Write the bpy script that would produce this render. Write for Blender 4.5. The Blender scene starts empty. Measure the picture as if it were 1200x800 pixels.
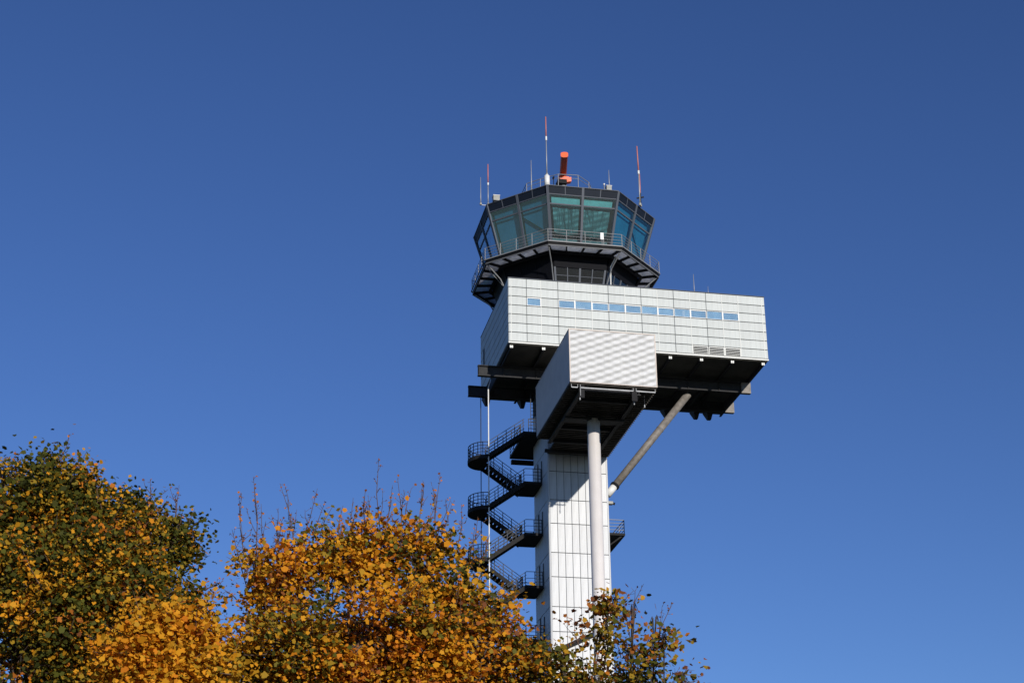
import bpy, math, random
import numpy as np
from mathutils import Vector, Matrix

random.seed(7)
rng = np.random.default_rng(11)
scene = bpy.context.scene
COL = scene.collection

# ------------------------------------------------------------------ camera
WZ = 55.233                       # height of the office block's underside above the ground
F_PX, YAW, PITCH, ROLL = 2084.897, 0.2024, 0.4123, -0.0118
CAM = Vector((-24.397, -120.116, -53.533 + WZ))
_cy, _sy, _cp, _sp = math.cos(YAW), math.sin(YAW), math.cos(PITCH), math.sin(PITCH)
FWD = Vector((_sy * _cp, _cy * _cp, _sp))
_R0 = Vector((_cy, -_sy, 0)); _U0 = _R0.cross(FWD)
RGT = _R0 * math.cos(ROLL) + _U0 * math.sin(ROLL)
UPV = -_R0 * math.sin(ROLL) + _U0 * math.cos(ROLL)
cam_data = bpy.data.cameras.new('camera'); cam = bpy.data.objects.new('camera', cam_data); COL.objects.link(cam)
cam_data.sensor_fit = 'HORIZONTAL'; cam_data.sensor_width = 36.0
cam_data.lens = F_PX / 1200 * 36.0
cam_data.clip_start = 0.5; cam_data.clip_end = 9000
M = Matrix((RGT, UPV, -FWD)).transposed().to_4x4(); M.translation = CAM
cam.matrix_world = M
scene.camera = cam

# ------------------------------------------------------------------ sky, sun, exposure
SUN_AZ, SUN_EL = math.radians(13.3), math.radians(14.8)      # azimuth from -Y towards +X
SUN_DIR = Vector((math.sin(SUN_AZ) * math.cos(SUN_EL), -math.cos(SUN_AZ) * math.cos(SUN_EL), math.sin(SUN_EL)))
world = bpy.data.worlds.new('World'); scene.world = world; world.use_nodes = True
wn = world.node_tree.nodes; wl = world.node_tree.links
bg = wn['Background']
sky = wn.new('ShaderNodeTexSky'); sky.sky_type = 'NISHITA'; sky.sun_disc = False
sky.sun_elevation = SUN_EL; sky.sun_rotation = math.pi - SUN_AZ
sky.altitude = 0; sky.air_density = 1.0; sky.dust_density = 0.0; sky.ozone_density = 2.0
# the camera's rendering of a clear autumn sky: steeper and bluer than the raw texture
gam = wn.new('ShaderNodeGamma'); gam.inputs['Gamma'].default_value = 1.22
tint = wn.new('ShaderNodeVectorMath'); tint.operation = 'MULTIPLY'; tint.inputs[1].default_value = (0.396, 0.494, 0.765)
wl.new(sky.outputs['Color'], gam.inputs['Color']); wl.new(gam.outputs['Color'], tint.inputs[0]); wl.new(tint.outputs[0], bg.inputs['Color'])
bg.inputs['Strength'].default_value = 0.1
sun_data = bpy.data.lights.new('sun', 'SUN'); sun = bpy.data.objects.new('sun', sun_data); COL.objects.link(sun)
sun_data.energy = 4.2; sun_data.angle = math.radians(0.53); sun_data.color = (1.0, 0.94, 0.85)
sun.location = (60, -160, 120)
sun.rotation_euler = (-SUN_DIR).to_track_quat('-Z', 'Y').to_euler()
scene.view_settings.view_transform = 'Standard'; scene.view_settings.look = 'None'
scene.view_settings.exposure = 0.0; scene.view_settings.gamma = 1.0

# ------------------------------------------------------------------ materials
def mat(name, col, rough=0.6, metal=0.0, var=0.0, noise=0.0, nscale=3.0, bump=0.0, bscale=40.0, spec=0.5, streak=0.0):
    m = bpy.data.materials.new(name); m.use_nodes = True
    nt = m.node_tree; N = nt.nodes; L = nt.links; b = N['Principled BSDF']
    b.inputs['Roughness'].default_value = rough; b.inputs['Metallic'].default_value = metal
    b.inputs['Specular IOR Level'].default_value = spec
    tc = N.new('ShaderNodeTexCoord')
    base = N.new('ShaderNodeRGB'); base.outputs[0].default_value = (*col, 1)
    out = base.outputs[0]
    fac = None
    def mul(a, bsock):
        mm = N.new('ShaderNodeMath'); mm.operation = 'MULTIPLY'; L.new(a, mm.inputs[0]); L.new(bsock, mm.inputs[1]); return mm.outputs[0]
    def rangemap(sock, lo, hi, a0=0.0, a1=1.0):
        r = N.new('ShaderNodeMapRange'); r.inputs['From Min'].default_value = a0; r.inputs['From Max'].default_value = a1
        r.inputs['To Min'].default_value = lo; r.inputs['To Max'].default_value = hi; L.new(sock, r.inputs['Value']); return r.outputs[0]
    if var:
        oi = N.new('ShaderNodeObjectInfo'); fac = rangemap(oi.outputs['Random'], 1 - var, 1 + var)
    if noise:
        n = N.new('ShaderNodeTexNoise'); n.inputs['Scale'].default_value = nscale; n.inputs['Detail'].default_value = 6
        L.new(tc.outputs['Object'], n.inputs['Vector'])
        f2 = rangemap(n.outputs['Fac'], 1 - noise, 1 + noise, 0.3, 0.7)
        fac = f2 if fac is None else mul(fac, f2)
    if streak:
        mp = N.new('ShaderNodeMapping'); mp.inputs['Scale'].default_value = (5.0, 5.0, 0.35)
        L.new(tc.outputs['Object'], mp.inputs['Vector'])
        n = N.new('ShaderNodeTexNoise'); n.inputs['Scale'].default_value = 1.5; n.inputs['Detail'].default_value = 5
        L.new(mp.outputs[0], n.inputs['Vector'])
        f2 = rangemap(n.outputs['Fac'], 1 - streak, 1.0 + streak * 0.4, 0.3, 0.65)
        fac = f2 if fac is None else mul(fac, f2)
    if fac is not None:
        vm = N.new('ShaderNodeVectorMath'); vm.operation = 'SCALE'
        L.new(out, vm.inputs[0]); L.new(fac, vm.inputs['Scale']); out = vm.outputs[0]
    L.new(out, b.inputs['Base Color'])
    if bump:
        n = N.new('ShaderNodeTexNoise'); n.inputs['Scale'].default_value = bscale; n.inputs['Detail'].default_value = 4
        L.new(tc.outputs['Object'], n.inputs['Vector'])
        bp = N.new('ShaderNodeBump'); bp.inputs['Strength'].default_value = bump; bp.inputs['Distance'].default_value = 0.05
        L.new(n.outputs['Fac'], bp.inputs['Height']); L.new(bp.outputs[0], b.inputs['Normal'])
    return m

MT = {}
MT['panel'] = mat('silver_green_panel', (0.475, 0.505, 0.495), 0.55, 0.0, var=0.055, noise=0.04, nscale=1.2, streak=0.09)
MT['panel_trim'] = mat('pale_panel_trim', (0.66, 0.67, 0.64), 0.5)
MT['shaft'] = mat('white_shaft_panel', (0.60, 0.61, 0.62), 0.55, 0.0, var=0.045, noise=0.03, nscale=1.0, streak=0.10)
MT['white'] = mat('white_paint', (0.72, 0.72, 0.70), 0.5, noise=0.04, nscale=6)
MT['column'] = mat('column_paint', (0.70, 0.66, 0.63), 0.55, noise=0.03, nscale=1.5, streak=0.04)
MT['core'] = mat('dark_joint', (0.03, 0.032, 0.036), 0.8)
MT['dark'] = mat('dark_steel', (0.011, 0.011, 0.013), 0.7, 0.0, noise=0.25, nscale=3, spec=0.2)
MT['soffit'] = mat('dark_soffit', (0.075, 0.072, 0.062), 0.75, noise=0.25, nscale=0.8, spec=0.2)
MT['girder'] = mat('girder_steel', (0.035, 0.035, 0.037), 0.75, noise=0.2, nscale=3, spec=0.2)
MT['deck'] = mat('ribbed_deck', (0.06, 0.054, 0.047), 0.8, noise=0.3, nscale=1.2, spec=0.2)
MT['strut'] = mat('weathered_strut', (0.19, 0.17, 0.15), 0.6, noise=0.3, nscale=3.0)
MT['slate'] = mat('slate_fascia', (0.010, 0.015, 0.026), 0.6, 0.0, var=0.12, noise=0.1, spec=0.12)
MT['mullion'] = mat('grey_mullion', (0.085, 0.096, 0.118), 0.6, 0.0, spec=0.25)
MT['cabwall'] = mat('dark_cab_wall', (0.0035, 0.004, 0.007), 0.7, noise=0.2, spec=0.15)
MT['rail'] = mat('galvanised_rail', (0.19, 0.197, 0.207), 0.6)
MT['stairrail'] = mat('dark_stair_rail', (0.015, 0.017, 0.023), 0.65)
MT['stair'] = mat('stair_steel', (0.014, 0.0135, 0.014), 0.7, noise=0.25, nscale=3, spec=0.2)
MT['grating'] = mat('pale_grating', (0.78, 0.78, 0.80), 0.7, var=0.12, noise=0.15, nscale=4)
MT['roof'] = mat('pale_roof_gravel', (0.42, 0.41, 0.39), 0.95, noise=0.15, nscale=2)
MT['room'] = mat('room_interior', (0.25, 0.32, 0.33), 0.8, noise=0.1)
MT['ceiling'] = mat('room_ceiling', (0.46, 0.56, 0.56), 0.8, noise=0.08)
MT['console'] = mat('console', (0.05, 0.055, 0.06), 0.5)
MT['orange'] = mat('orange_paint', (0.85, 0.12, 0.02), 0.45)
MT['darkred'] = mat('dark_red_radome', (0.50, 0.06, 0.02), 0.5)
MT['red'] = mat('red_paint', (0.50, 0.17, 0.13), 0.5)
MT['grey'] = mat('grey_box', (0.30, 0.30, 0.27), 0.6, noise=0.15)
MT['antenna'] = mat('antenna_grey', (0.34, 0.35, 0.37), 0.5, 0.3)
MT['bark'] = mat('bark', (0.055, 0.042, 0.032), 0.9, noise=0.3, nscale=6, bump=0.4)
MT['twig'] = mat('twig_bark', (0.10, 0.06, 0.042), 0.85, noise=0.2)
MT['blindwhite'] = mat('white_blind', (0.75, 0.75, 0.73), 0.7)  # plain white patches behind some office panes

def glass(name, tint, refl_rough=0.03, ior=1.5, base=0.0):
    m = bpy.data.materials.new(name); m.use_nodes = True
    nt = m.node_tree; N = nt.nodes; L = nt.links
    for n in list(N):
        if n.type != 'OUTPUT_MATERIAL': N.remove(n)
    out = [n for n in N if n.type == 'OUTPUT_MATERIAL'][0]
    tr = N.new('ShaderNodeBsdfTransparent'); tr.inputs['Color'].default_value = (*tint, 1)
    gl = N.new('ShaderNodeBsdfGlossy'); gl.inputs['Roughness'].default_value = refl_rough
    gl.inputs['Color'].default_value = (0.95, 0.97, 1.0, 1)
    lw = N.new('ShaderNodeLayerWeight'); lw.inputs['Blend'].default_value = 0.5
    pw = N.new('ShaderNodeMath'); pw.operation = 'POWER'; pw.inputs[1].default_value = 5.0; L.new(lw.outputs['Facing'], pw.inputs[0])
    ad = N.new('ShaderNodeMath'); ad.operation = 'MULTIPLY_ADD'; ad.inputs[1].default_value = 0.95; ad.inputs[2].default_value = 0.04 + base; ad.use_clamp = True
    L.new(pw.outputs[0], ad.inputs[0])
    mx = N.new('ShaderNodeMixShader'); L.new(ad.outputs[0], mx.inputs[0]); L.new(tr.outputs[0], mx.inputs[1]); L.new(gl.outputs[0], mx.inputs[2])
    L.new(mx.outputs[0], out.inputs['Surface'])
    return m
MT['cabglass'] = glass('teal_cab_glass', (0.66, 0.85, 0.88), base=0.035)
MT['glass'] = glass('office_glass', (0.86, 0.93, 0.96), base=0.16, refl_rough=0.05)
MT['office'] = mat('pale_blue_blind', (0.52, 0.62, 0.66), 0.8, var=0.15, noise=0.12, nscale=1.5)  # brightness of the sky reflected in the panes, put into the backing's colour
MT['lowglass'] = glass('lower_glass', (0.45, 0.5, 0.52), base=0.04)

# crumpled foil shade behind the front glazing
def foil_mat():
    m = bpy.data.materials.new('teal_foil'); m.use_nodes = True
    N = m.node_tree.nodes; L = m.node_tree.links; b = N['Principled BSDF']
    b.inputs['Base Color'].default_value = (0.060, 0.115, 0.115, 1); b.inputs['Roughness'].default_value = 0.42
    b.inputs['Metallic'].default_value = 0.15
    return m
MT['foil'] = foil_mat()
MT['valance'] = mat('pale_teal_foil', (0.26, 0.44, 0.40), 0.5, noise=0.12, nscale=3)  # upper foil in full sun, the light put into a paler teal
MT['film'] = mat('blue_shade_film', (0.055, 0.20, 0.32), 0.6, var=0.12, noise=0.15, nscale=0.9)

def let_through(m, fac):
    # an open mesh floor: part of the daylight above comes through it
    N = m.node_tree.nodes; L = m.node_tree.links; b = N['Principled BSDF']; out = [n for n in N if n.type == 'OUTPUT_MATERIAL'][0]
    tl = N.new('ShaderNodeBsdfTranslucent'); mx = N.new('ShaderNodeMixShader'); mx.inputs[0].default_value = fac
    L.new(b.inputs['Base Color'].links[0].from_socket, tl.inputs['Color']); L.new(b.outputs[0], mx.inputs[1]); L.new(tl.outputs[0], mx.inputs[2]); L.new(mx.outputs[0], out.inputs['Surface'])
let_through(MT['grating'], 0.6)

def corrugated():
    # white profiled sheet: fine ribs and the soft ripple of the thin metal
    m = mat('white_profiled_sheet', (0.64, 0.645, 0.65), 0.5, 0.0, noise=0.04, nscale=0.7, spec=0.35, streak=0.05)
    N = m.node_tree.nodes; L = m.node_tree.links; b = N['Principled BSDF']
    tc = N.new('ShaderNodeTexCoord'); sx = N.new('ShaderNodeSeparateXYZ'); L.new(tc.outputs['Object'], sx.inputs[0])
    def lin(a, c, off=0.0):
        q = N.new('ShaderNodeMath'); q.operation = 'MULTIPLY_ADD'; q.inputs[1].default_value = c; q.inputs[2].default_value = off; L.new(a, q.inputs[0]); return q.outputs[0]
    def op(o, a, c):
        q = N.new('ShaderNodeMath'); q.operation = o; L.new(a, q.inputs[0])
        if isinstance(c, (int, float)): q.inputs[1].default_value = c
        else: L.new(c, q.inputs[1])
        return q.outputs[0]
    def sine(a):
        q = N.new('ShaderNodeMath'); q.operation = 'SINE'; L.new(a, q.inputs[0]); return q.outputs[0]
    wob = N.new('ShaderNodeTexNoise'); wob.inputs['Scale'].default_value = 0.6; L.new(tc.outputs['Object'], wob.inputs['Vector'])
    kz, kx = 2 * math.pi / 0.50, 2 * math.pi / 1.22
    z0 = op('ADD', lin(sx.outputs['Z'], kz), lin(wob.outputs['Fac'], 2.0))
    a = sine(op('ADD', z0, lin(sx.outputs['X'], -kx)))
    c = sine(op('ADD', z0, lin(sx.outputs['X'], kx)))
    h = op('ADD', op('ADD', a, lin(c, 0.28)), lin(sx.outputs['Z'], 12.0))      # the slats lean slightly downwards
    bp = N.new('ShaderNodeBump'); bp.inputs['Strength'].default_value = 1.0; bp.inputs['Distance'].default_value = 0.03
    L.new(h, bp.inputs['Height']); L.new(bp.outputs[0], b.inputs['Normal'])
    return m
MT['corrugated'] = corrugated()
MT['pipe'] = mat('dull_zinc_pipe', (0.40, 0.41, 0.42), 0.6, noise=0.2, nscale=2)
MT['podside'] = mat('pod_side_sheet', (0.56, 0.48, 0.42), 0.55, 0.0, noise=0.06, nscale=1.0, streak=0.06)

def leaf_mat(name, stops, trans=0.35):
    m = bpy.data.materials.new(name); m.use_nodes = True
    N = m.node_tree.nodes; L = m.node_tree.links
    for n in list(N):
        if n.type != 'OUTPUT_MATERIAL': N.remove(n)
    out = [n for n in N if n.type == 'OUTPUT_MATERIAL'][0]
    at = N.new('ShaderNodeAttribute'); at.attribute_name = 'tone'
    cr = N.new('ShaderNodeValToRGB'); el = cr.color_ramp.elements
    el[0].position, el[0].color = stops[0][0], (*stops[0][1], 1)
    el[1].position, el[1].color = stops[-1][0], (*stops[-1][1], 1)
    for pos, c in stops[1:-1]:
        e = el.new(pos); e.color = (*c, 1)
    L.new(at.outputs['Fac'], cr.inputs[0])
    df = N.new('ShaderNodeBsdfPrincipled'); df.inputs['Roughness'].default_value = 0.6; df.inputs['Specular IOR Level'].default_value = 0.12
    tl = N.new('ShaderNodeBsdfTranslucent'); mx = N.new('ShaderNodeMixShader'); mx.inputs[0].default_value = trans
    L.new(cr.outputs[0], df.inputs['Base Color']); L.new(cr.outputs[0], tl.inputs['Color'])
    L.new(df.outputs[0], mx.inputs[1]); L.new(tl.outputs[0], mx.inputs[2]); L.new(mx.outputs[0], out.inputs['Surface'])
    return m
AUTUMN = [(0.0, (0.018, 0.027, 0.008)), (0.25, (0.060, 0.062, 0.010)), (0.42, (0.11, 0.115, 0.018)), (0.58, (0.40, 0.245, 0.022)), (0.74, (0.73, 0.335, 0.018)), (0.88, (0.64, 0.21, 0.016)), (1.0, (0.20, 0.07, 0.025))]
MT['leaf'] = leaf_mat('autumn_maple_leaf', AUTUMN)

# ------------------------------------------------------------------ mesh helpers
class MB:
    def __init__(s): s.v = []; s.f = []
    def add(s, vs, fs):
        k = len(s.v); s.v += [tuple(v) for v in vs]; s.f += [tuple(i + k for i in f) for f in fs]; return s
    def hexa(s, a, b):            # two quads (lists of 4 points), bottom/outer and top/inner
        return s.add(list(a) + list(b), [(3, 2, 1, 0), (4, 5, 6, 7), (0, 1, 5, 4), (1, 2, 6, 5), (2, 3, 7, 6), (3, 0, 4, 7)])
    def box(s, x0, y0, z0, x1, y1, z1):
        return s.hexa([(x0, y0, z0), (x1, y0, z0), (x1, y1, z0), (x0, y1, z0)], [(x0, y0, z1), (x1, y0, z1), (x1, y1, z1), (x0, y1, z1)])
    def bar(s, p, q, w, h, up=(0, 0, 1)):
        p, q = Vector(p), Vector(q); d = (q - p).normalized(); u = Vector(up)
        side = d.cross(u)
        if side.length < 1e-4: side = d.cross(Vector((0, 1, 0)))
        side.normalize(); u = side.cross(d)
        def ring(c): return [c - side * w / 2 - u * h / 2, c + side * w / 2 - u * h / 2, c + side * w / 2 + u * h / 2, c - side * w / 2 + u * h / 2]
        return s.hexa(ring(p), ring(q))
    def tube(s, pts, r, n=8, cap=True):
        pts = [Vector(p) for p in pts]; rs = r if isinstance(r, (list, tuple)) else [r] * len(pts)
        prev = None; k = len(s.v); ref = Vector((0.31, 0.17, 0.93))
        for i, p in enumerate(pts):
            d = (pts[min(i + 1, len(pts) - 1)] - pts[max(i - 1, 0)]).normalized()
            if prev is None:
                a = d.cross(ref if abs(d.dot(ref)) < 0.95 else Vector((1, 0, 0))).normalized()
            else:
                a = (prev - d * prev.dot(d)).normalized()
            prev = a; b = d.cross(a)
            for j in range(n):
                t = 2 * math.pi * j / n
                s.v.append(tuple(p + (a * math.cos(t) + b * math.sin(t)) * rs[i]))
        for i in range(len(pts) - 1):
            for j in range(n):
                s.f.append((k + i * n + j, k + i * n + (j + 1) % n, k + (i + 1) * n + (j + 1) % n, k + (i + 1) * n + j))
        if cap:
            s.f.append(tuple(k + j for j in reversed(range(n)))); s.f.append(tuple(k + (len(pts) - 1) * n + j for j in range(n)))
        return s
    def prism(s, poly, z0, z1):
        n = len(poly)
        return s.add([(x, y, z0) for x, y in poly] + [(x, y, z1) for x, y in poly],
                     [tuple(reversed(range(n))), tuple(range(n, 2 * n))] + [(i, (i + 1) % n, n + (i + 1) % n, n + i) for i in range(n)])
    def mesh(s, name, m, smooth=False):
        me = bpy.data.meshes.new(name); me.from_pydata(s.v, [], s.f); me.update()
        me.materials.append(m)
        if smooth: me.polygons.foreach_set('use_smooth', [True] * len(me.polygons))
        return me
    def build(s, name, m, parent=None, loc=(0, 0, 0), smooth=False, kind=None):
        return link(name, s.mesh(name, m, smooth), parent, loc, kind)

def link(name, me, parent=None, loc=(0, 0, 0), kind=None):
    o = bpy.data.objects.new(name, me); COL.objects.link(o); o.location = loc
    if parent is not None: o.parent = parent
    if kind: o['kind'] = kind
    return o
def tag(o, label, cat, group=None):
    o['label'] = label; o['category'] = cat
    if group: o['group'] = group
    return o

def panel_mesh(w, h, d, ch, m, name='panel'):
    """A facing panel in the XZ plane, front towards -Y, its edges chamfered."""
    x, z = w / 2, h / 2
    f = [(-x + ch, -d, -z + ch), (x - ch, -d, -z + ch), (x - ch, -d, z - ch), (-x + ch, -d, z - ch)]
    g = [(-x, -d + ch, -z), (x, -d + ch, -z), (x, -d + ch, z), (-x, -d + ch, z)]
    b = [(-x, 0, -z), (x, 0, -z), (x, 0, z), (-x, 0, z)]
    fs = [(0, 1, 2, 3)]
    for i in range(4):
        j = (i + 1) % 4
        fs += [(4 + i, 4 + j, j, i), (8 + i, 8 + j, 4 + j, 4 + i)]
    fs.append((11, 10, 9, 8))
    return MB().add(f + g + b, fs).mesh(name, m)

# ------------------------------------------------------------------ ground
gm = bpy.data.materials.new('autumn_grass'); gm.use_nodes = True
gN, gL = gm.node_tree.nodes, gm.node_tree.links
gt = gN.new('ShaderNodeTexCoord'); gn = gN.new('ShaderNodeTexNoise'); gn.inputs['Scale'].default_value = 0.08; gn.inputs['Detail'].default_value = 8
gc = gN.new('ShaderNodeValToRGB'); gc.color_ramp.elements[0].color = (0.018, 0.030, 0.016, 1); gc.color_ramp.elements[1].color = (0.038, 0.044, 0.028, 1)
gL.new(gt.outputs['Object'], gn.inputs['Vector']); gL.new(gn.outputs['Fac'], gc.inputs[0]); gL.new(gc.outputs[0], gN['Principled BSDF'].inputs['Base Color'])
gN['Principled BSDF'].inputs['Roughness'].default_value = 0.95
link('ground', MB().add([(-4000, -4000, 0), (4000, -4000, 0), (4000, 4000, 0), (-4000, 4000, 0)], [(0, 1, 2, 3)]).mesh('ground', gm), kind='structure')

# ------------------------------------------------------------------ the tower
RX, RY = 5.94, 6.05
tower = bpy.data.objects.new('control_tower', None); COL.objects.link(tower); tower.location = (RX, RY, 0)
tag(tower, 'airport control tower with white shaft, jutting silver office block and dark glazed octagonal top', 'control tower')
OFF = (-RX, -RY, WZ)              # tower parts are drawn in the office block's own coordinates
def part(name, mb, m, smooth=False): return mb.build(name, MT[m], tower, OFF, smooth)
def sub(name, mb, m, parent, smooth=False): return mb.build(name, MT[m], parent, (0, 0, 0), smooth)

# ---- shaft
SX0, SX1, SY0, SY1 = 3.60, 8.29, 3.55, 8.55
shaft = part('shaft', MB().box(SX0 + .05, SY0 + .05, -WZ, SX1 - .05, SY1 - .05, -0.9), 'core')
cr = 0.13
for (cx, cy) in ((SX0, SY0), (SX1, SY0), (SX0, SY1), (SX1, SY1)):
    sxn, syn = (1 if cx == SX0 else -1), (1 if cy == SY0 else -1)
    arc = [(cx + sxn * cr - sxn * cr * math.cos(a), cy + syn * cr - syn * cr * math.sin(a)) for a in [math.pi / 2 * k / 5 for k in range(6)]]
    poly = arc + [(cx + sxn * (cr + .02), cy + syn * (cr + .02))]
    if sxn * syn > 0: poly.reverse()
    q = MB().prism(poly, -WZ, -1.3)
    sub('corner_strip', q, 'shaft', shaft)
joints = [-6.90 + 2.25 + 1.85]
z = joints[0]; k = 0
while z > -27:
    z -= 1.85 if k % 2 == 0 else 2.25; joints.append(z); k += 1
NW = 8; PW = (SX1 - SX0 - 2 * cr) / NW
ND = 8; PD = (SY1 - SY0 - 2 * cr) / ND
cache = {}
for a, b in zip(joints[:-1], joints[1:]):
    h = round(a - b - 0.045, 4)
    for side, n, w in (('front', NW, PW), ('left', ND, PD), ('right', ND, PD)):
        key = (h, side == 'front')
        if key not in cache: cache[key] = panel_mesh(w - 0.03, h, 0.05, 0.012, MT['shaft'])
        for i in range(n):
            o = link('panel', cache[key], shaft)
            if side == 'front': o.location = (SX0 + cr + (i + .5) * w, SY0 + .05, (a + b) / 2)
            elif side == 'left': o.location = (SX0 + .05, SY0 + cr + (i + .5) * w, (a + b) / 2); o.rotation_euler.z = -math.pi / 2
            else: o.location = (SX1 - .05, SY0 + cr + (i + .5) * w, (a + b) / 2); o.rotation_euler.z = math.pi / 2
            o.rotation_euler.x += random.uniform(-.004, .004); o.rotation_euler.z += random.uniform(-.006, .006)
# cladding lower down, behind the trees, and on the far face
lc = MB(); zl = joints[-1]
while zl > -WZ + 2.3:
    zt = zl - 2.05
    for i in range(NW):
        x = SX0 + cr + i * PW
        lc.box(x + .011, SY0, zt + .02, x + PW - .011, SY0 + .05, zl - .02)
    for i in range(ND):
        y = SY0 + cr + i * PD
        lc.box(SX0, y + .011, zt + .02, SX0 + .05, y + PD - .011, zl - .02); lc.box(SX1 - .05, y + .011, zt + .02, SX1, y + PD - .011, zl - .02)
    zl = zt
o = sub('lower_cladding', lc, 'shaft', shaft); o['kind'] = 'stuff'
zb = -1.4; bk = MB()
while zb > -WZ + 2.2:
    for i in range(NW):
        x = SX0 + cr + i * PW; bk.box(x + .011, SY1 - .05, zb - 2.05, x + PW - .011, SY1, zb)
    zb -= 2.09
o = sub('rear_cladding', bk, 'shaft', shaft); o['kind'] = 'stuff'
LZ = [-4.95 - 4.06 * i for i in range(12)]
for i, lz in enumerate(LZ[1:8]):
    sub('door', MB().box(SX0 - .025, 6.75, lz + .02, SX0 - .004, 7.05, lz - .02 + 1.95), 'dark', shaft)
    sub('door', MB().box(SX0 - .025, 5.42, lz + .02, SX0 - .004, 5.68, lz - .02 + 1.75), 'dark', shaft)

# ---- office block
W, D, H = 20.49, 11.6, 5.4
T = 0.055
block = part('office_block', MB().box(T, T, 0.02, W - T, D - T, H - .03), 'core')
cols = [0.03, 0.22, 1.42, 2.55, 3.89, 5.2, 6.53, 7.86, 9.17, 10.46, 11.76, 13.07, 14.38, 15.69, 16.98, 18.3, 20.23, 20.47]
rows = [H - i * (H - .14) / 7 for i in range(8)]
win_cols = [2] + list(range(4, 15)); vent_cols = (12, 13, 14)
for ci in range(len(cols) - 1):
    w = cols[ci + 1] - cols[ci]
    for ri in range(7):
        if ri == 2 and ci in win_cols: continue
        if ri == 6 and ci in vent_cols: continue
        hh = rows[ri] - rows[ri + 1]
        key = ('b', round(w, 2), round(hh, 3))
        if key not in cache: cache[key] = panel_mesh(w - 0.03, hh - 0.05, T, 0.012, MT['panel'])
        o = link('panel', cache[key], block, ((cols[ci] + cols[ci + 1]) / 2, T, (rows[ri] + rows[ri + 1]) / 2))
        o.rotation_euler = (random.uniform(-.006, .006), 0, random.uniform(-.008, .008))
nd = 6; dw = (D - .06) / nd
for ri in range(7):
    hh = rows[ri] - rows[ri + 1]
    key = ('s', round(hh, 3))
    if key not in cache: cache[key] = panel_mesh(dw - 0.03, hh - 0.05, T, 0.012, MT['panel'])
    for i in range(nd):
        for sx in (0, 1):
            o = link('panel', cache[key], block, ((W - T) if sx else T, .03 + (i + .5) * dw, (rows[ri] + rows[ri + 1]) / 2))
            o.rotation_euler = (random.uniform(-.006, .006), 0, (math.pi / 2 if sx else -math.pi / 2) + random.uniform(-.006, .006))
rc = MB()
for ri in range(7):
    for i in range(12): rc.box(.05 + i * 1.7, D - T, rows[ri + 1] + .025, .05 + i * 1.7 + 1.66, D, rows[ri] - .025)
o = sub('rear_cladding', rc, 'panel', block); o['kind'] = 'stuff'
# pale cover strips on alternate joints, bottom drip edge and roof edge
for ci in (1, 3, 5, 6, 8, 10, 12, 14, 15, 16):
    sub('cover_strip', MB().box(cols[ci] - .02, -.012, .16, cols[ci] + .02, T - .01, H - .04), 'panel_trim', block)
sub('drip_edge', MB().box(-.01, -.02, -.0, W + .01, .10, .11), 'panel_trim', block)
sub('roof_edge', MB().box(-.02, -.03, H + .005, W + .02, .22, H + .05).box(-.02, .22, H + .005, .2, D + .02, H + .05).box(W - .2, .22, H + .005, W + .02, D + .02, H + .05).box(.2, D - .2, H + .005, W - .2, D + .02, H + .05), 'mullion', block)
sub('roof', MB().box(.2, .22, H - .03, W - .2, D - .2, H + .02), 'roof', block)
sub('slot_window', MB().box(-.02, 9.9, 2.3, -.002, 10.35, 3.75), 'dark', block)
for i, ci in enumerate(vent_cols):
    x0, x1, z0, z1 = cols[ci] + .03, cols[ci + 1] - .03, rows[7] + .02, rows[6] - .03
    lv = sub('louvre', MB().box(x0, -.0, z0, x0 + .05, .05, z1).box(x1 - .05, 0, z0, x1, .05, z1).box(x0 + .05, 0.002, z1 - .04, x1 - .05, .05, z1).box(x0 + .05, 0.002, z0, x1 - .05, .05, z0 + .03), 'panel_trim', tower)
    lv.location = OFF; lv.name = 'louvre'
    for j in range(5):
        zc = z0 + .10 + j * (z1 - z0 - .16) / 4.2
        q = MB().box(x0 + .052, -.045, zc - .016, x1 - .052, .04, zc + .016)
        sub('slat', q, 'panel_trim', lv)
# windows: each a part of the tower with its frame, pane and what stands behind it
for n, ci in enumerate(win_cols):
    x0, x1, z0, z1 = cols[ci] + .02, cols[ci + 1] - .02, rows[3] + .03, rows[2] - .03
    fw = .045 if n in (0, 1, 3, 5, 7, 9, 11) else .028
    top = .075 if fw > .04 else .03
    win = part('window', MB().box(x0, .035, z0, x1, .06, z1), 'office')
    fr = MB().box(x0, -.012, z0, x0 + fw, .03, z1).box(x1 - fw, -.012, z0, x1, .03, z1).box(x0 + fw, -.012, z1 - top, x1 - fw, .03, z1).box(x0 + fw, -.012, z0, x1 - fw, .03, z0 + fw)
    sub('frame', fr, 'white', win)
    sub('pane', MB().box(x0 + fw, .012, z0 + fw, x1 - fw, .018, z1 - top), 'glass', win)
    if n in (2, 4, 6):
        s = .15 if n != 2 else .18
        sub('blind', MB().box(x0 + fw + .05, .022, z0 + fw + .002, x0 + fw + .75, .032, z0 + fw + s), 'blindwhite', win)
    if n == 8:
        sub('blind', MB().box(x0 + .66, .022, z0 + fw + .002, x0 + .86, .032, z1 - top - .1), 'blindwhite', win)

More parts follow.
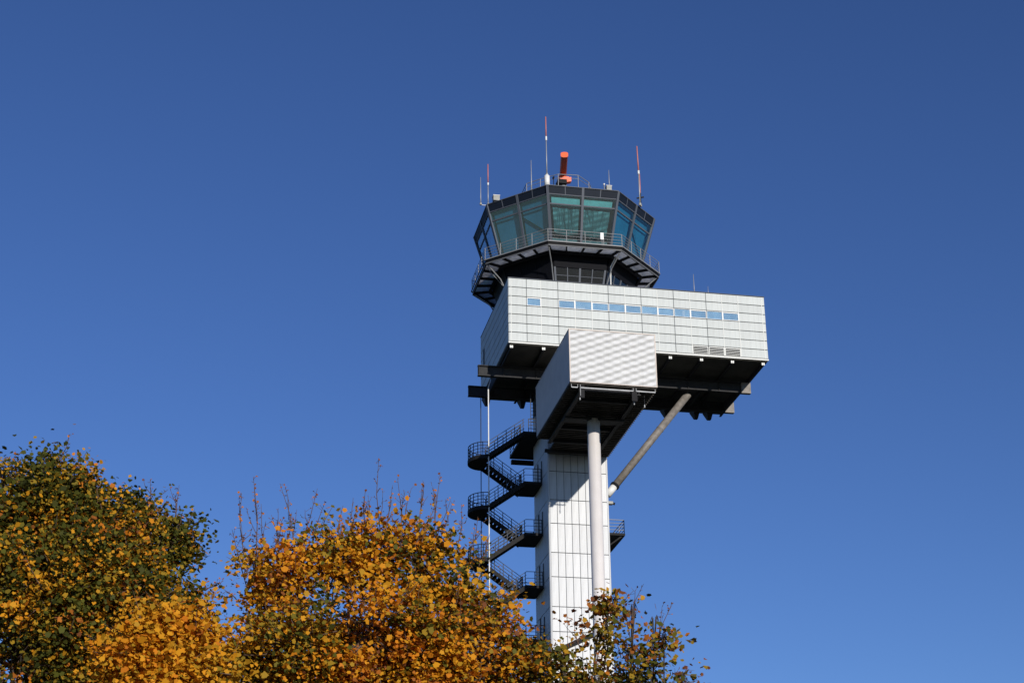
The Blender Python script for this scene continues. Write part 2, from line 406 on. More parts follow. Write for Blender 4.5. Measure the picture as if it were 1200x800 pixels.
# ---- steel under the block
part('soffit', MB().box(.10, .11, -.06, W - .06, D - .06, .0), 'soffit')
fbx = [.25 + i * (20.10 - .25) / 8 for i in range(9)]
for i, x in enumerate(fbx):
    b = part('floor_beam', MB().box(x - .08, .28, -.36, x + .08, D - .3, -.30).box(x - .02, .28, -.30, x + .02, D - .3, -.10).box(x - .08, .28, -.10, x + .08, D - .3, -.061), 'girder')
    sub('end_plate', MB().box(x - .12, .20, -.32, x - .015, .277, -.12).box(x + .015, .20, -.32, x + .12, .277, -.12).box(x - .015, .24, -.30, x + .015, .277, -.14), 'panel_trim', b)
for x in (.22, 3.12, 15.1, 17.62, 18.75):
    part('hanger_bracket', MB().hexa([(x - .14, 10.0, -1.15), (x + .14, 10.0, -1.15), (x + .14, 10.3, -1.15), (x - .14, 10.3, -1.15)],
                                     [(x - .3, 9.6, -.365), (x + .3, 9.6, -.365), (x + .3, 10.9, -.365), (x - .3, 10.9, -.365)]), 'girder')
for yy in (3.9, 8.15):
    g = MB().box(-1.66, yy - .17, -.44, 20.2, yy + .17, -.37).box(-1.66, yy - .17, -1.25, 20.2, yy + .17, -1.18).box(-1.66, yy - .02, -1.18, 20.2, yy + .02, -.44)
    go = part('girder', g, 'girder')
    sub('girder_end', MB().box(19.45, yy - .176, -1.256, 20.22, yy + .176, -.364), 'strut', go)  # sunlit end of the girder, its brightness put into a paler casing
    for x in (-1.6, .35, 2.9, 9.5, 12.3, 15.1, 17.6):
        sub('stiffener', MB().box(x - .015, yy - .16, -1.18, x + .015, yy + .16, -.44), 'girder', go)
for x in (-.0, 20.3 - .9):
    part('cross_beam', MB().box(x - .1, 4.08, -1.1, x + .1, 7.97, -.5), 'girder')
for x in (5.4, 10.0, 13.0, 16.4):
    part('cross_beam', MB().box(x - .09, 4.08, -1.0, x + .09, 7.97, -.5), 'girder')

# ---- equipment room hung in front of the shaft
EX0, EX1, EY0, EY1, EZ0, EZ1 = 2.13, 8.31, -10.5, 0.5, -7.28, -3.33
er = part('equipment_room', MB().box(EX0 + .03, EY0 + .05, EZ0 + .02, EX1 - .03, EY1, EZ1 - .02), 'core')
sub('front_sheet', MB().box(EX0 + .06, EY0, EZ0 + .05, EX1 - .06, EY0 + .048, EZ1 - .04), 'corrugated', er)
for i in range(4):
    y0 = EY0 + .05 + i * (EY1 - EY0 - .05) / 4; y1 = EY0 + .05 + (i + 1) * (EY1 - EY0 - .05) / 4
    sub('side_sheet', MB().box(EX0, y0 + .006, EZ0 + .03, EX0 + .028, y1 - .006, EZ1 - .03), 'podside', er)
    sub('side_sheet', MB().box(EX1 - .028, y0 + .006, EZ0 + .03, EX1, y1 - .006, EZ1 - .03), 'podside', er)
sub('roof_cap', MB().box(EX0 - .02, EY0 - .03, EZ1 - .03, EX1 + .02, EY1 + .02, EZ1 + .03), 'podside', er)
sub('corner_trim', MB().box(EX0 - .012, EY0 - .012, EZ0 + .04, EX0 + .058, EY0 + .048, EZ1 - .032), 'podside', er)
sub('corner_trim', MB().box(EX1 - .058, EY0 - .012, EZ0 + .04, EX1 + .012, EY0 + .048, EZ1 - .032), 'podside', er)
sub('bottom_trim', MB().box(EX0 - .01, EY0 - .014, EZ0 - .01, EX1 + .01, EY0 + .05, EZ0 + .038), 'podside', er)
# ribbed deck below, carrying on to the shaft
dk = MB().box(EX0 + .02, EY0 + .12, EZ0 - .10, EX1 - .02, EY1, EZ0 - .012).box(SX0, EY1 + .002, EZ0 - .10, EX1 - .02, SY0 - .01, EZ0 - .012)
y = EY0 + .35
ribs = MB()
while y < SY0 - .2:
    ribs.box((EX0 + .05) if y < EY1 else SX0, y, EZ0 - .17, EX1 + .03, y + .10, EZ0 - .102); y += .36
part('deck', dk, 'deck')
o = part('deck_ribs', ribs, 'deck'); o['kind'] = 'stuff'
for x, ye in ((3.0, .1), (7.05, 2.6)):
    part('long_beam', MB().box(x - .13, EY0 + .25, -7.86, x + .13, ye, -7.80).box(x - .03, EY0 + .25, -7.80, x + .03, ye, -7.50).box(x - .13, EY0 + .25, -7.50, x + .13, ye, -7.452), 'girder')
for yy in (-10.0, -8.1, -2.6, 0.2, 2.4):
    part('deck_beam', MB().box(3.16, yy - .08, -7.70, 6.89, yy + .08, -7.452), 'girder')
part('deck_beam', MB().box(2.87, -5.5, -7.99, 7.25, -4.7, -7.862), 'girder')
for x in (2.98, 6.72):
    part('end_gusset', MB().box(x - .19, EY0 + .20, -8.32, x + .19, EY0 + .245, -7.30), 'dark')
# gutter rail and drain stubs along the front
gt_ = part('gutter_rail', MB().bar((EX0 + .14, EY0 + .16, EZ0 - .33), (EX0 + .55, EY0 + .16, EZ0 - .33), .05, .07).bar((EX0 + .78, EY0 + .16, EZ0 - .33), (6.60, EY0 + .16, EZ0 - .33), .05, .075).bar((6.85, EY0 + .16, EZ0 - .33), (EX1 - .12, EY0 + .16, EZ0 - .33), .05, .075), 'pipe')
for x, l in ((EX0 + .12, .35), (EX0 + .56, .32), (EX0 + .75, .92), (6.62, .35), (6.83, .35), (EX1 - .12, .35)):
    sub('hanger', MB().bar((x, EY0 + .16, EZ0 - .012), (x, EY0 + .16, EZ0 - l), .028, .028), 'pipe', gt_)
for x, yv in ((EX0 + .72, EY0 + .25), (6.75, EY0 + .5), (7.6, EY0 + .9)):
    sub('drain_stub', MB().tube([(x, yv, EZ0 - 1.0), (x, yv, EZ0 - 1.2)], .04, 8), 'pipe', gt_)
    sub('drop_pipe', MB().tube([(x, yv, EZ0 - .1), (x, yv, EZ0 - 1.0)], .03, 6), 'dark', gt_)

# ---- column and strut
n = 32
colm = MB().tube([(5.06, -5.1, -WZ), (5.06, -5.1, -7.80)], .455, n, cap=True)
part('column', colm, 'column', smooth=True)
part('column_head', MB().box(4.45, -5.68, -7.862, 5.67, -4.52, -7.78), 'girder')
P0, P1 = Vector((8.36, 3.95, -10.2)), Vector((15.3, 4.62, -1.33))
dv = (P1 - P0).normalized()
st = part('strut', MB().tube([P0 + dv * .9, P1], .29, 20), 'strut', smooth=True)
sub('strut_foot', MB().tube([P0 - dv * .1, P0 + dv * .84], .27, 16), 'white', st, True)
sub('collar', MB().tube([P0 + dv * .82, P0 + dv * 1.0], .36, 20), 'dark', st, True)
sub('band', MB().tube([P0 + dv * 7.2, P0 + dv * 7.26], .31, 20), 'rail', st, True)
part('strut_saddle', MB().box(15.0, 4.08, -1.24, 15.9, 4.9, -1.05), 'girder')
part('brace', MB().bar((3.72, 3.38, -22.65), (7.9, 3.38, -20.65), .12, .33), 'dark')
for dx in (3.72, 7.9): part('brace_bracket', MB().box(dx - .1, 3.40, (-22.65 if dx < 5 else -20.65) - .15, dx + .1, 3.56, (-22.65 if dx < 5 else -20.65) + .15), 'dark')

# ---- platform on the right of the shaft
pz = -13.05
pl = part('platform', MB().box(SX1 + .003, 4.5, pz - .18, 9.72, 8.9, pz), 'stair')
rl = MB()
def railing(mb, pts, h=1.05, rails=4, r=.022, post=.028, step=1.3, closed=False):
    """Posts and level rails along a line of floor points."""
    pts = [Vector(p) for p in pts]
    if closed: pts = pts + [pts[0]]
    for a, b in zip(pts[:-1], pts[1:]):
        for k in range(rails):
            zz = Vector((0, 0, h * (k + 1) / rails)); mb.bar(a + zz, b + zz, r * (2.2 if k == rails - 1 else 1.6), r * (2.2 if k == rails - 1 else 1.6))
        nseg = max(1, round((b - a).length / step))
        for k in range(nseg + 1):
            p = a.lerp(b, k / nseg)
            mb.bar(p, p + Vector((0, 0, h + .005)), post * 1.8, post * 1.8)
    return mb
sub('railing', railing(rl, [(SX1 + .08, 4.55, pz), (9.67, 4.55, pz), (9.67, 8.85, pz)]), 'rail', pl)
sub('bracket', MB().bar((SX1 + .02, 4.7, pz - 1.1), (9.5, 4.7, pz - .19), .1, .1).bar((SX1 + .02, 8.7, pz - 1.1), (9.5, 8.7, pz - .19), .1, .1), 'stair', pl)

# ---- outside stair
FX0, FX1 = -.60, 2.28
def flight_mesh(y0, y1, z0, z1, nst=10):
    """Treads between two stringers from (FX0,z0) to (FX1,z1)."""
    mb = MB(); dz = z1 - z0
    for y in (y0 + .03, y1 - .03):
        mb.hexa([(FX0, y - .03, z0 - .30), (FX1, y - .03, z1 - .30), (FX1, y + .03, z1 - .30), (FX0, y + .03, z0 - .30)],
                [(FX0, y - .03, z0 + .06), (FX1, y - .03, z1 + .06), (FX1, y + .03, z1 + .06), (FX0, y + .03, z0 + .06)])
    for i in range(nst):
        xc = FX0 + (i + .5) * (FX1 - FX0) / nst; zc = z0 + (i + .5) * dz / nst
        mb.box(xc - .15, y0 + .062, zc - .03, xc + .15, y1 - .062, zc + .02)
    return mb
def flight_rail(y, z0, z1, h=1.05):
    mb = MB()
    for k in range(4):
        zz = h * (k + 1) / 4
        mb.bar((FX0, y, z0 + zz), (FX1, y, z1 + zz), .04 if k == 3 else .03, .04 if k == 3 else .03)
    for k in range(5):
        x = FX0 + .1 + k * (FX1 - FX0 - .2) / 4; zc = z0 + (x - FX0) / (FX1 - FX0) * (z1 - z0)
        mb.bar((x, y, zc + .03), (x, y, zc + h + .01), .05, .05)
    return mb
UP = 2.05; DN = 2.01                     # rise of the front flight, drop of the rear flight
fm = flight_mesh(5.48, 6.80, 0, UP).mesh('stair_flight', MT['stair'])
fr1, fr2 = flight_rail(5.51, 0, UP).mesh('handrail', MT['stairrail']), flight_rail(6.77, 0, UP).mesh('handrail', MT['stairrail'])
rm = flight_mesh(7.12, 8.44, 0, -DN).mesh('stair_flight', MT['stair'])
rr1, rr2 = flight_rail(7.15, 0, -DN).mesh('handrail', MT['stairrail']), flight_rail(8.41, 0, -DN).mesh('handrail', MT['stairrail'])
arc = [(FX0 + .02 - 1.32 * math.sin(t), 6.96 - 1.48 * math.cos(t)) for t in [math.pi * k / 16 for k in range(17)]]
hl = MB().prism([p for p in reversed(arc)], -.30, 0).mesh('half_landing', MT['stair'])
hlr = MB()
ins = [(FX0 + .02 - 1.27 * math.sin(t), 6.96 - 1.43 * math.cos(t), 0) for t in [math.pi * k / 10 for k in range(11)]]
railing(hlr, ins, step=.9); hlr = hlr.mesh('railing', MT['stairrail'])
ml = MB().box(2.24, 5.42, -.2, SX0 - .03, 8.50, 0).mesh('landing', MT['stair'])
mlr = MB(); railing(mlr, [(2.9, 5.46, 0), (SX0 - .1, 5.46, 0)]); mlr2 = MB(); railing(mlr2, [(2.28, 6.95, 0), (2.3, 8.46, 0), (SX0 - .1, 8.46, 0)], step=1.5); mlr2 = mlr2.mesh('railing', MT['stairrail'])
mlr.bar((2.28, 5.51, UP * 0 + 1.05 - .0), (2.9, 5.46, 1.05), .04, .04).bar((2.28, 5.51, .55), (2.9, 5.46, .55), .03, .03)
mlr = mlr.mesh('railing', MT['stairrail'])
for i, lz in enumerate(LZ):
    if i == 0:
        lo = part('stair_landing', MB().box(2.24, 5.42, lz - .2, SX0 - .03, 8.6, lz).box(2.24, 8.6, lz - .2, 4.9, 11.2, lz), 'stair')
        sub('railing', railing(MB(), [(2.6, 5.46, lz), (SX0 - .1, 5.46, lz)]), 'stairrail', lo); sub('railing', railing(MB(), [(2.28, 6.95, lz), (2.28, 11.15, lz)], step=1.4), 'stairrail', lo)
        part('landing_beam', MB().box(2.42, 11.25, lz - .55, 4.25, 11.6, lz - .22), 'stair')
        part('landing_post', MB().box(SX0 + .2, 8.65, lz - 2.4, SX0 + .4, 8.9, lz - .2), 'stair')
    else:
        lo = link('stair_landing', ml, tower, (OFF[0], OFF[1], OFF[2] + lz)); link('railing', mlr, lo); link('railing', mlr2, lo)
    hz = lz - UP
    if i == len(LZ) - 1: break
    f = link('stair_flight', fm, tower, (OFF[0], OFF[1], OFF[2] + hz)); link('handrail', fr1, f); link('handrail', fr2, f)
    h_ = link('half_landing', hl, tower, (OFF[0], OFF[1], OFF[2] + hz)); link('railing', hlr, h_)
    f = link('stair_flight', rm, tower, (OFF[0], OFF[1], OFF[2] + hz)); link('handrail', rr1, f); link('handrail', rr2, f)
part('hanger_rod', MB().tube([(-.72, 7.75, -WZ), (-.72, 7.75, -1.25)], .035, 8), 'stairrail')
hr = part('hanger_rod', MB().tube([(-.56, 5.40, -WZ), (-.56, 5.40, -1.55), (-.25, 5.9, -.62)], .047, 10), 'white')
for lz in LZ[:-1]:
    part('rod_bracket', MB().box(-.78, 7.4, lz - UP - .42, -.66, 7.9, lz - UP - .301), 'stair')
    part('rod_bracket', MB().box(-.64, 5.3, lz - UP - .18, -.48, 5.478, lz - UP - .05), 'stair')
# caged ladder rising from the top landing
ld = MB()
for x in (2.95, 3.35): ld.bar((x, 6.2, -4.95), (x, 6.2, -1.3), .05, .05)
for k in range(12): ld.bar((2.95, 6.2, -4.7 + k * .29), (3.35, 6.2, -4.7 + k * .29), .03, .03)
part('ladder', ld, 'stairrail')

# ---- control room
CX, CY = 5.85, 5.85
TAN = math.tan(math.pi / 8)
def RR(z): return 6.90 - .272 * (13.13 - z)
def P(j, s, z, off=0.0, R=None):
    th = math.radians(-90 + 45 * j); nx, ny = math.cos(th), math.sin(th)
    r = (RR(z) if R is None else R)
    return (CX + nx * (r + off) - ny * s * (r + off) * TAN, CY + ny * (r + off) + nx * s * (r + off) * TAN, z)
def slab(mb, j, s0, s1, z0, z1, o0, o1):
    return mb.hexa([P(j, s0, z0, o1), P(j, s1, z0, o1), P(j, s1, z0, o0), P(j, s0, z0, o0)], [P(j, s0, z1, o1), P(j, s1, z1, o1), P(j, s1, z1, o0), P(j, s0, z1, o0)])
def octa(R, z): return [P(j, 1, z, 0, R) for j in range(8)]
def octprism(mb, R0, z0, R1, z1):
    a, b = octa(R0, z0), octa(R1, z1)
    return mb.add(a + b, [tuple(reversed(range(8))), tuple(range(8, 16))] + [(i, (i + 1) % 8, 8 + (i + 1) % 8, 8 + i) for i in range(8)])
cabm = MB(); octprism(cabm, RR(8.15) - .1, 8.15, RR(8.42) - .1, 8.42)
cab = part('control_room', cabm, 'console')
sub('ceiling', octprism(MB(), RR(12.46) - .2, 12.50, RR(12.56) - .2, 12.60), 'ceiling', cab)
sub('roof', octprism(MB(), RR(12.61) - .06, 12.61, RR(13.10) - .06, 13.10), 'roof', cab)
sub('roof_edge', octprism(MB(), 6.93, 13.13, 6.93, 13.19), 'mullion', cab)
sub('core', octprism(MB(), 1.2, 8.43, 1.2, 12.49), 'room', cab)
for j in range(8):
    # desks under the windows
    q = MB().hexa([P(j, -1, 8.43, 0, 5.25), P(j, 1, 8.43, 0, 5.25), P(j, 1, 8.43, 0, 4.3), P(j, -1, 8.43, 0, 4.3)], [P(j, -1, 9.35, 0, 5.4), P(j, 1, 9.35, 0, 5.4), P(j, 1, 9.25, 0, 4.3), P(j, -1, 9.25, 0, 4.3)])
    sub('desk', q, 'console', cab)
    for bay in (-1, 0):
        s0, s1 = (bay, bay + 1)
        a, b = s0 + .015, s1 - .015
        sub('pane', slab(MB(), j, a, b, 8.45, 11.70, -.03, -.01), 'cabglass', cab)
        sub('pane', slab(MB(), j, a, b, 11.80, 12.44, -.03, -.01), 'cabglass', cab)
        for hlf in (0, .5):
            sub('fascia_panel', slab(MB(), j, s0 + hlf + .012, s0 + hlf + .488, 12.52, 13.08, -.05, .012), 'slate', cab)
        sub('fascia_post', slab(MB(), j, s0 + .5 - .011, s0 + .5 + .011, 12.50, 13.10, -.04, .03), 'mullion', cab)
    sub('transom', slab(MB(), j, -.985, .985, 11.70, 11.80, -.08, .03), 'mullion', cab)
    sub('rail_strip', slab(MB(), j, -.985, .985, 12.445, 12.515, -.08, .05), 'mullion', cab)
    sub('mullion', slab(MB(), j, -.035, .035, 8.45, 13.12, -.12, .06), 'mullion', cab)
    q = MB().bar(P(j, 1, 8.42, -.02), P(j, 1, 13.12, -.02), .20, .20, up=(0, 0, 1))
    sub('corner_post', q, 'mullion', cab)
# foil shades behind the two front panes
def foil(j, s0, s1, ztop, zbot, seed):
    r = random.Random(seed); nx, nz = 40, 36; vs = []; fs = []
    folds = [(r.uniform(0, 1), r.uniform(.02, .05), r.uniform(-.5, .5), r.uniform(.4, 1)) for _ in range(9)]
    for b in range(nz + 1):
        for a in range(nx + 1):
            u, v = a / nx, b / nz
            z = ztop + (zbot - ztop) * v - .18 * v * (1 - (2 * u - 1) ** 2) * .6
            d = .0
            for (c, w, sl, am) in folds:
                x = (u - c - sl * v * (.5 - c) * 2) / w
                d += .05 * am * math.exp(-x * x) * (1 - .4 * v)
            d += .02 * math.sin(v * 10 + 3 * math.sin(u * 5 + seed)) * (0.25 + .5 * v) + .006 * math.sin(v * 31 + u * 9)
            d += .12 * v * v
            vs.append(P(j, s0 + (s1 - s0) * u * (1 - 0) , z, -.30 - d))
    for b in range(nz):
        for a in range(nx):
            i = b * (nx + 1) + a; fs.append((i, i + 1, i + nx + 2, i + nx + 1))
    return MB().add(vs, fs)
for sd, (s0, s1) in enumerate(((-.9, -.07), (.07, .9))):
    f = sub('shade', foil(0, s0, s1, 11.78, 9.75, sd + 3), 'foil', cab, True)
for s0, s1 in ((-.92, -.06), (.06, .92)):
    sub('valance', slab(MB(), 0, s0, s1, 11.76, 12.36, -.24, -.225), 'valance', cab)  # bright top of the foil shade, added as a separate paler sheet
for j in (1, 2, 7, 6):
    for s0, s1 in ((-.95, -.50), (-.495, -.05), (.05, .495), (.50, .95)):
        sub('shade', slab(MB(), j, s0, s1, 8.75 + random.uniform(0, .12), 12.40, -.31 - random.uniform(0, .01), -.295), 'film', cab)
# bracing bars visible through the side panes
for j in (7, 1):
    sub('brace', MB().bar(P(j, -.1, 11.7, -.2), P(j, .92, 9.6, -.2), .07, .07), 'dark', cab)

# lower wall of the control room
lw = part('lower_wall', octprism(MB(), RR(5.42) - .12, 5.42, RR(8.14) - .12, 8.14), 'cabwall')
for j in range(8):
    if j in (0, 1):
        for b in range(4):
            s0 = -.93 + b * .465; s1 = s0 + .465
            for z0, z1 in ((5.5, 5.72), (5.78, 6.33), (6.38, 6.92)):
                sub('pane', slab(MB(), j, s0 + .02, s1 - .02, z0, z1, -.05, -.03), 'lowglass', lw)
        for s in (-.93, -.465, 0, .465, .93):
            w = .035 if s in (-.93, 0, .93) else .016
            sub('mullion', slab(MB(), j, s - w, s + w, 5.44, 6.97, -.10, .01), 'mullion', lw)
        for z in (5.72, 6.33):
            sub('glazing_bar', slab(MB(), j, -.89, .89, z + .005, z + .045, -.09, -.005), 'mullion', lw)
        sub('wall_panel', slab(MB(), j, -.95, .95, 6.98, 8.12, -.10, -.02), 'cabwall', lw)
        sub('backing', slab(MB(), j, -.92, .92, 5.46, 6.95, -.115, -.09), 'slate', lw)
    else:
        for b in range(3):
            sub('wall_panel', slab(MB(), j, -.98 + b * .655, -.98 + b * .655 + .64, 5.46, 8.12, -.11, -.02), 'cabwall', lw)
part('downpipe', MB().tube([(8.25, .62, 5.42), (8.25, .45, 7.2), (8.6, .0, 7.95)], .05, 8), 'white')

# balcony
BZ, BR, BI = 8.22, 7.12, 5.72
bal = part('balcony', MB(), 'stair') if False else None
ring = MB()
for j in range(8):
    ring.hexa([P(j, -1, BZ - .30, 0, BR - .10), P(j, 1, BZ - .30, 0, BR - .10), P(j, 1, BZ - .30, 0, BR - .22), P(j, -1, BZ - .30, 0, BR - .22)],
              [P(j, -1, BZ, 0, BR - .10), P(j, 1, BZ, 0, BR - .10), P(j, 1, BZ, 0, BR - .22), P(j, -1, BZ, 0, BR - .22)])
    ring.hexa([P(j, -1, BZ - .34, 0, BI + .06), P(j, 1, BZ - .34, 0, BI + .06), P(j, 1, BZ - .34, 0, BI - .12), P(j, -1, BZ - .34, 0, BI - .12)],
              [P(j, -1, BZ - .05, 0, BI + .06), P(j, 1, BZ - .05, 0, BI + .06), P(j, 1, BZ - .05, 0, BI - .12), P(j, -1, BZ - .05, 0, BI - .12)])
bal = part('balcony', ring, 'dark')
for j in range(8):
    for b in range(4):
        s0, s1 = -1 + b * .5, -1 + (b + 1) * .5
        q = MB().hexa([P(j, s0 + .012, BZ - .10, 0, BR - .23), P(j, s1 - .012, BZ - .10, 0, BR - .23), P(j, s1 - .012, BZ - .10, 0, BI + .07), P(j, s0 + .012, BZ - .10, 0, BI + .07)],
                      [P(j, s0 + .012, BZ - .05, 0, BR - .23), P(j, s1 - .012, BZ - .05, 0, BR - .23), P(j, s1 - .012, BZ - .05, 0, BI + .07), P(j, s0 + .012, BZ - .05, 0, BI + .07)])
        sub('grating', q, 'grating', bal)
        sub('radial_beam', MB().bar(P(j, s0, BZ - .21, 0, BR - .225), P(j, s0, BZ - .21, 0, BI + .065), .10, .20), 'dark', bal)
    pts = [P(j, -1 + k * .5, BZ, 0, BR - .05) for k in range(5)]
    q = MB()
    for k in range(4):
        zz = 1.02 * (k + 1) / 4
        q.bar(Vector(pts[0]) + Vector((0, 0, zz)), Vector(pts[4]) + Vector((0, 0, zz)), .03, .036 if k == 3 else .024)
    for k in range(4):
        p = Vector(pts[k]); q.bar(p + Vector((0, 0, -.1)), p + Vector((0, 0, 1.03)), .045, .045)
    sub('railing', q, 'rail', bal)
    q = MB().bar(P(j, -1, BZ - .02, 0, BR), P(j, 1, BZ - .02, 0, BR), .06, .10)
    sub('edge_beam', q, 'rail', bal)
    q = MB().bar(P(j, -1, BZ - .33, 0, BR - .10), P(j, 1, BZ - .33, 0, BR - .10), .05, .05)
    sub('edge_pipe', q, 'rail', bal)
    # diagonal struts to the wall foot at every corner
    sub('corner_strut', MB().tube([P(j, 1, BZ - .3, 0, BR - .2), P(j, 1, 6.9, 0, 5.75), P(j, 1, 5.5, 0, 4.98)], .05, 8), 'rail', bal)
    if j in (6, 5): sub('cross_strut', MB().bar(P(j, .8, BZ - .35, 0, BR - .3), P(j, .95, 6.1, 0, 5.1), .04, .04), 'rail', bal)

# roof deck with its guard rail
rd = part('roof_deck', octprism(MB(), 2.3, 13.2, 2.3, 15.5), 'roof')
gr = MB()
gpts = [(2.62, 6.6), (2.66, 5.05), (3.6, 4.1), (4.85, 3.05), (6.48, 2.95), (7.62, 3.95), (7.95, 4.65), (8.0, 7.6), (6.6, 8.8), (3.9, 8.8), (2.62, 6.6)]
for a, b in zip(gpts[:-1], gpts[1:]):
    for zz, t in ((16.52, .042), (16.2, .03)):
        gr.bar((*a, zz), (*b, zz), t, t)
    gr.bar((*a, 15.3), (*a, 16.53), .05, .05)
sub('guard_rail', gr, 'rail', rd)
sub('deck_plate', MB().prism([(x, y) for x, y in gpts[:-1]], 15.2, 15.3), 'roof', rd)

# ------------------------------------------------------------------ things on the tower's roofs
def at(x, y, z): return (x, y, z + WZ)
def whip(name, base, h, r, label, group=None, red=None, top=None, lean=0.0):
    """A rod aerial: grey foot, thin rod, an optional red-and-white upper half."""
    b = Vector(at(*base))
    if red is None:
        o = MB().tube([(0, 0, 0), (0, 0, h * .35), (lean, 0, h)], [r * 1.3, r, r * .6], 8).build(name, MT['antenna'], None, b, True)
        f = MB().tube([(0, 0, -.05), (0, 0, .12)], r * 2.5, 8).build('foot', MT['grey'], o)
    else:
        o = MB().tube([(0, 0, 0), (0, 0, h * red * .92)], [r * 1.1, r * .9], 8).build(name, MT['antenna'], None, b, True)
        MB().tube([(0, 0, h * red * .9), (0, 0, h * red)], r * 1.6, 8).build('white_joint', MT['white'], o)
        MB().tube([(0, 0, h * red), (lean, 0, h)], [r * 1.15, r * .9], 8).build('red_rod', MT['red'], o, smooth=True)
        MB().tube([(0, 0, -.05), (0, 0, .15)], r * 2.2, 8).build('foot', MT['grey'], o)
    tag(o, label, 'antenna', group); return o
G = 'aerials on the tower roofs'
wb = MB().tube([(0, 0, 0), (0, 0, .92)], .215, 16).build('antenna_housing', MT['white'], None, at(3.05, -.72, 13.19), True)
MB().tube([(0, 0, .92), (0, 0, 1.0)], [.215, .14], 16).build('cap', MT['white'], wb, smooth=True)
tag(wb, 'short white cylinder on the front corner of the roof, foot of the tallest aerial', 'antenna housing')
whip('rod_antenna', (3.05, -.72, 14.19), 5.28, .045, 'tallest rod aerial, pink upper half, rising from the white cylinder', G, red=.66)
whip('rod_antenna', (2.0, .2, 13.19), 2.75, .04, 'plain thin grey aerial left of the white cylinder, in front of the guard rail', G)
whip('rod_antenna', (-.92, 3.1, 13.19), 3.7, .042, 'red topped aerial at the left corner of the roof', G, red=.54)
o = whip('rod_antenna', (-1.5, 3.2, 13.25), 2.45, .035, 'faint grey aerial held outside the left roof corner on a bracket', G)
MB().bar((0, 0, -.04), (.5, .02, -.05), .05, .04).build('bracket', MT['antenna'], o)
whip('rod_antenna', (8.05, -.8, 13.6), 1.5, .035, 'short thin aerial on the small box at the right front roof corner', G)
whip('rod_antenna', (11.0, .95, 13.19), 5.35, .05, 'tall red and white aerial at the right edge of the roof', G, red=.58, lean=-.05)
whip('rod_antenna', (11.12, 1.12, 13.19), 2.95, .04, 'shorter red aerial fixed close beside the tall one at the right roof edge', G, red=.25)
bk_ = MB().tube([(0, 0, 0), (0, 0, 1.1)], .08, 8).bar((-.28, 0, .62), (.3, 0, .78), .07, .10).bar((0, -.1, .2), (0, .2, .25), .07, .07).build('aerial_bracket', MT['dark'], None, at(11.06, 1.02, 13.19))
tag(bk_, 'dark clamp post at the foot of the two red aerials', 'bracket')
whip('rod_antenna', (14.9, .3, 5.43), 1.65, .03, 'thin white aerial on the office block roof, right of the cab', G)
whip('rod_antenna', (16.05, .35, 5.43), .72, .022, 'very short aerial on the office block roof, furthest from the cab', G)
def small_box(base, w, d, h, label):
    o = MB().box(-w / 2, -d / 2, .08, w / 2, d / 2, h).build('roof_box', MT['grey'], None, at(*base))
    MB().box(-w / 2 - .03, -d / 2 - .03, h, w / 2 + .03, d / 2 + .03, h + .04).build('lid', MT['white'], o)
    for s in (-1, 1): MB().box(s * w * .4 - .04, -d * .4, -.0, s * w * .4 + .04, d * .4, .08).build('foot', MT['dark'], o)
    tag(o, label, 'equipment box', 'small boxes on the cab roof'); return o
small_box((-.38, 2.55, 13.19), .5, .5, .5, 'small grey box on the left edge of the roof beside the red topped aerial')
small_box((8.0, -.75, 13.19), .4, .4, .42, 'small grey box on the right front roof corner carrying a short aerial')
lp = MB().tube([(0, 0, 0), (0, 0, .5)], .04, 8).build('roof_lamp', MT['rail'], None, at(7.62, -.85, 13.19)); MB().tube([(0, 0, .5), (0, 0, .62)], .07, 10).build('lens', MT['white'], lp)
tag(lp, 'thin pale lamp post just left of the box on the right front roof corner', 'lamp')
cm_ = MB().tube([(0, 0, 0), (0, 0, .9)], .03, 8).bar((0, -.15, .92), (0, .2, .98), .10, .12).build('roof_camera', MT['dark'], None, at(3.62, -.55, 13.19))
tag(cm_, 'dark camera on a short post right of the white cylinder', 'camera')
fl = MB().box(-.13, -.10, .42, .13, .12, 1.0).build('rail_light', MT['white'], None, at(7.18, -1.22, 8.22))
MB().tube([(0, 0, -.1), (0, 0, .42)], .035, 8).build('post', MT['rail'], fl)
MB().box(-.10, -.12, .86, .10, -.10, .97).build('visor', MT['white'], fl)
tag(fl, 'white lamp housing on the front balcony rail near its right corner', 'light')
cc = MB().box(-.06, -.3, -.08, .30, .1, .12).build('wall_camera', MT['grey'], None, at(8.36, 4.0, -10.95)); MB().bar((-.08, 0, -.05), (.05, 0, 0), .06, .06).build('arm', MT['dark'], cc)
MB().tube([(.30, -.1, .02), (.48, -.1, -.02)], .10, 10).build('lens', MT['dark'], cc)
tag(cc, 'small grey camera on the right side of the shaft below the slanting strut', 'camera')

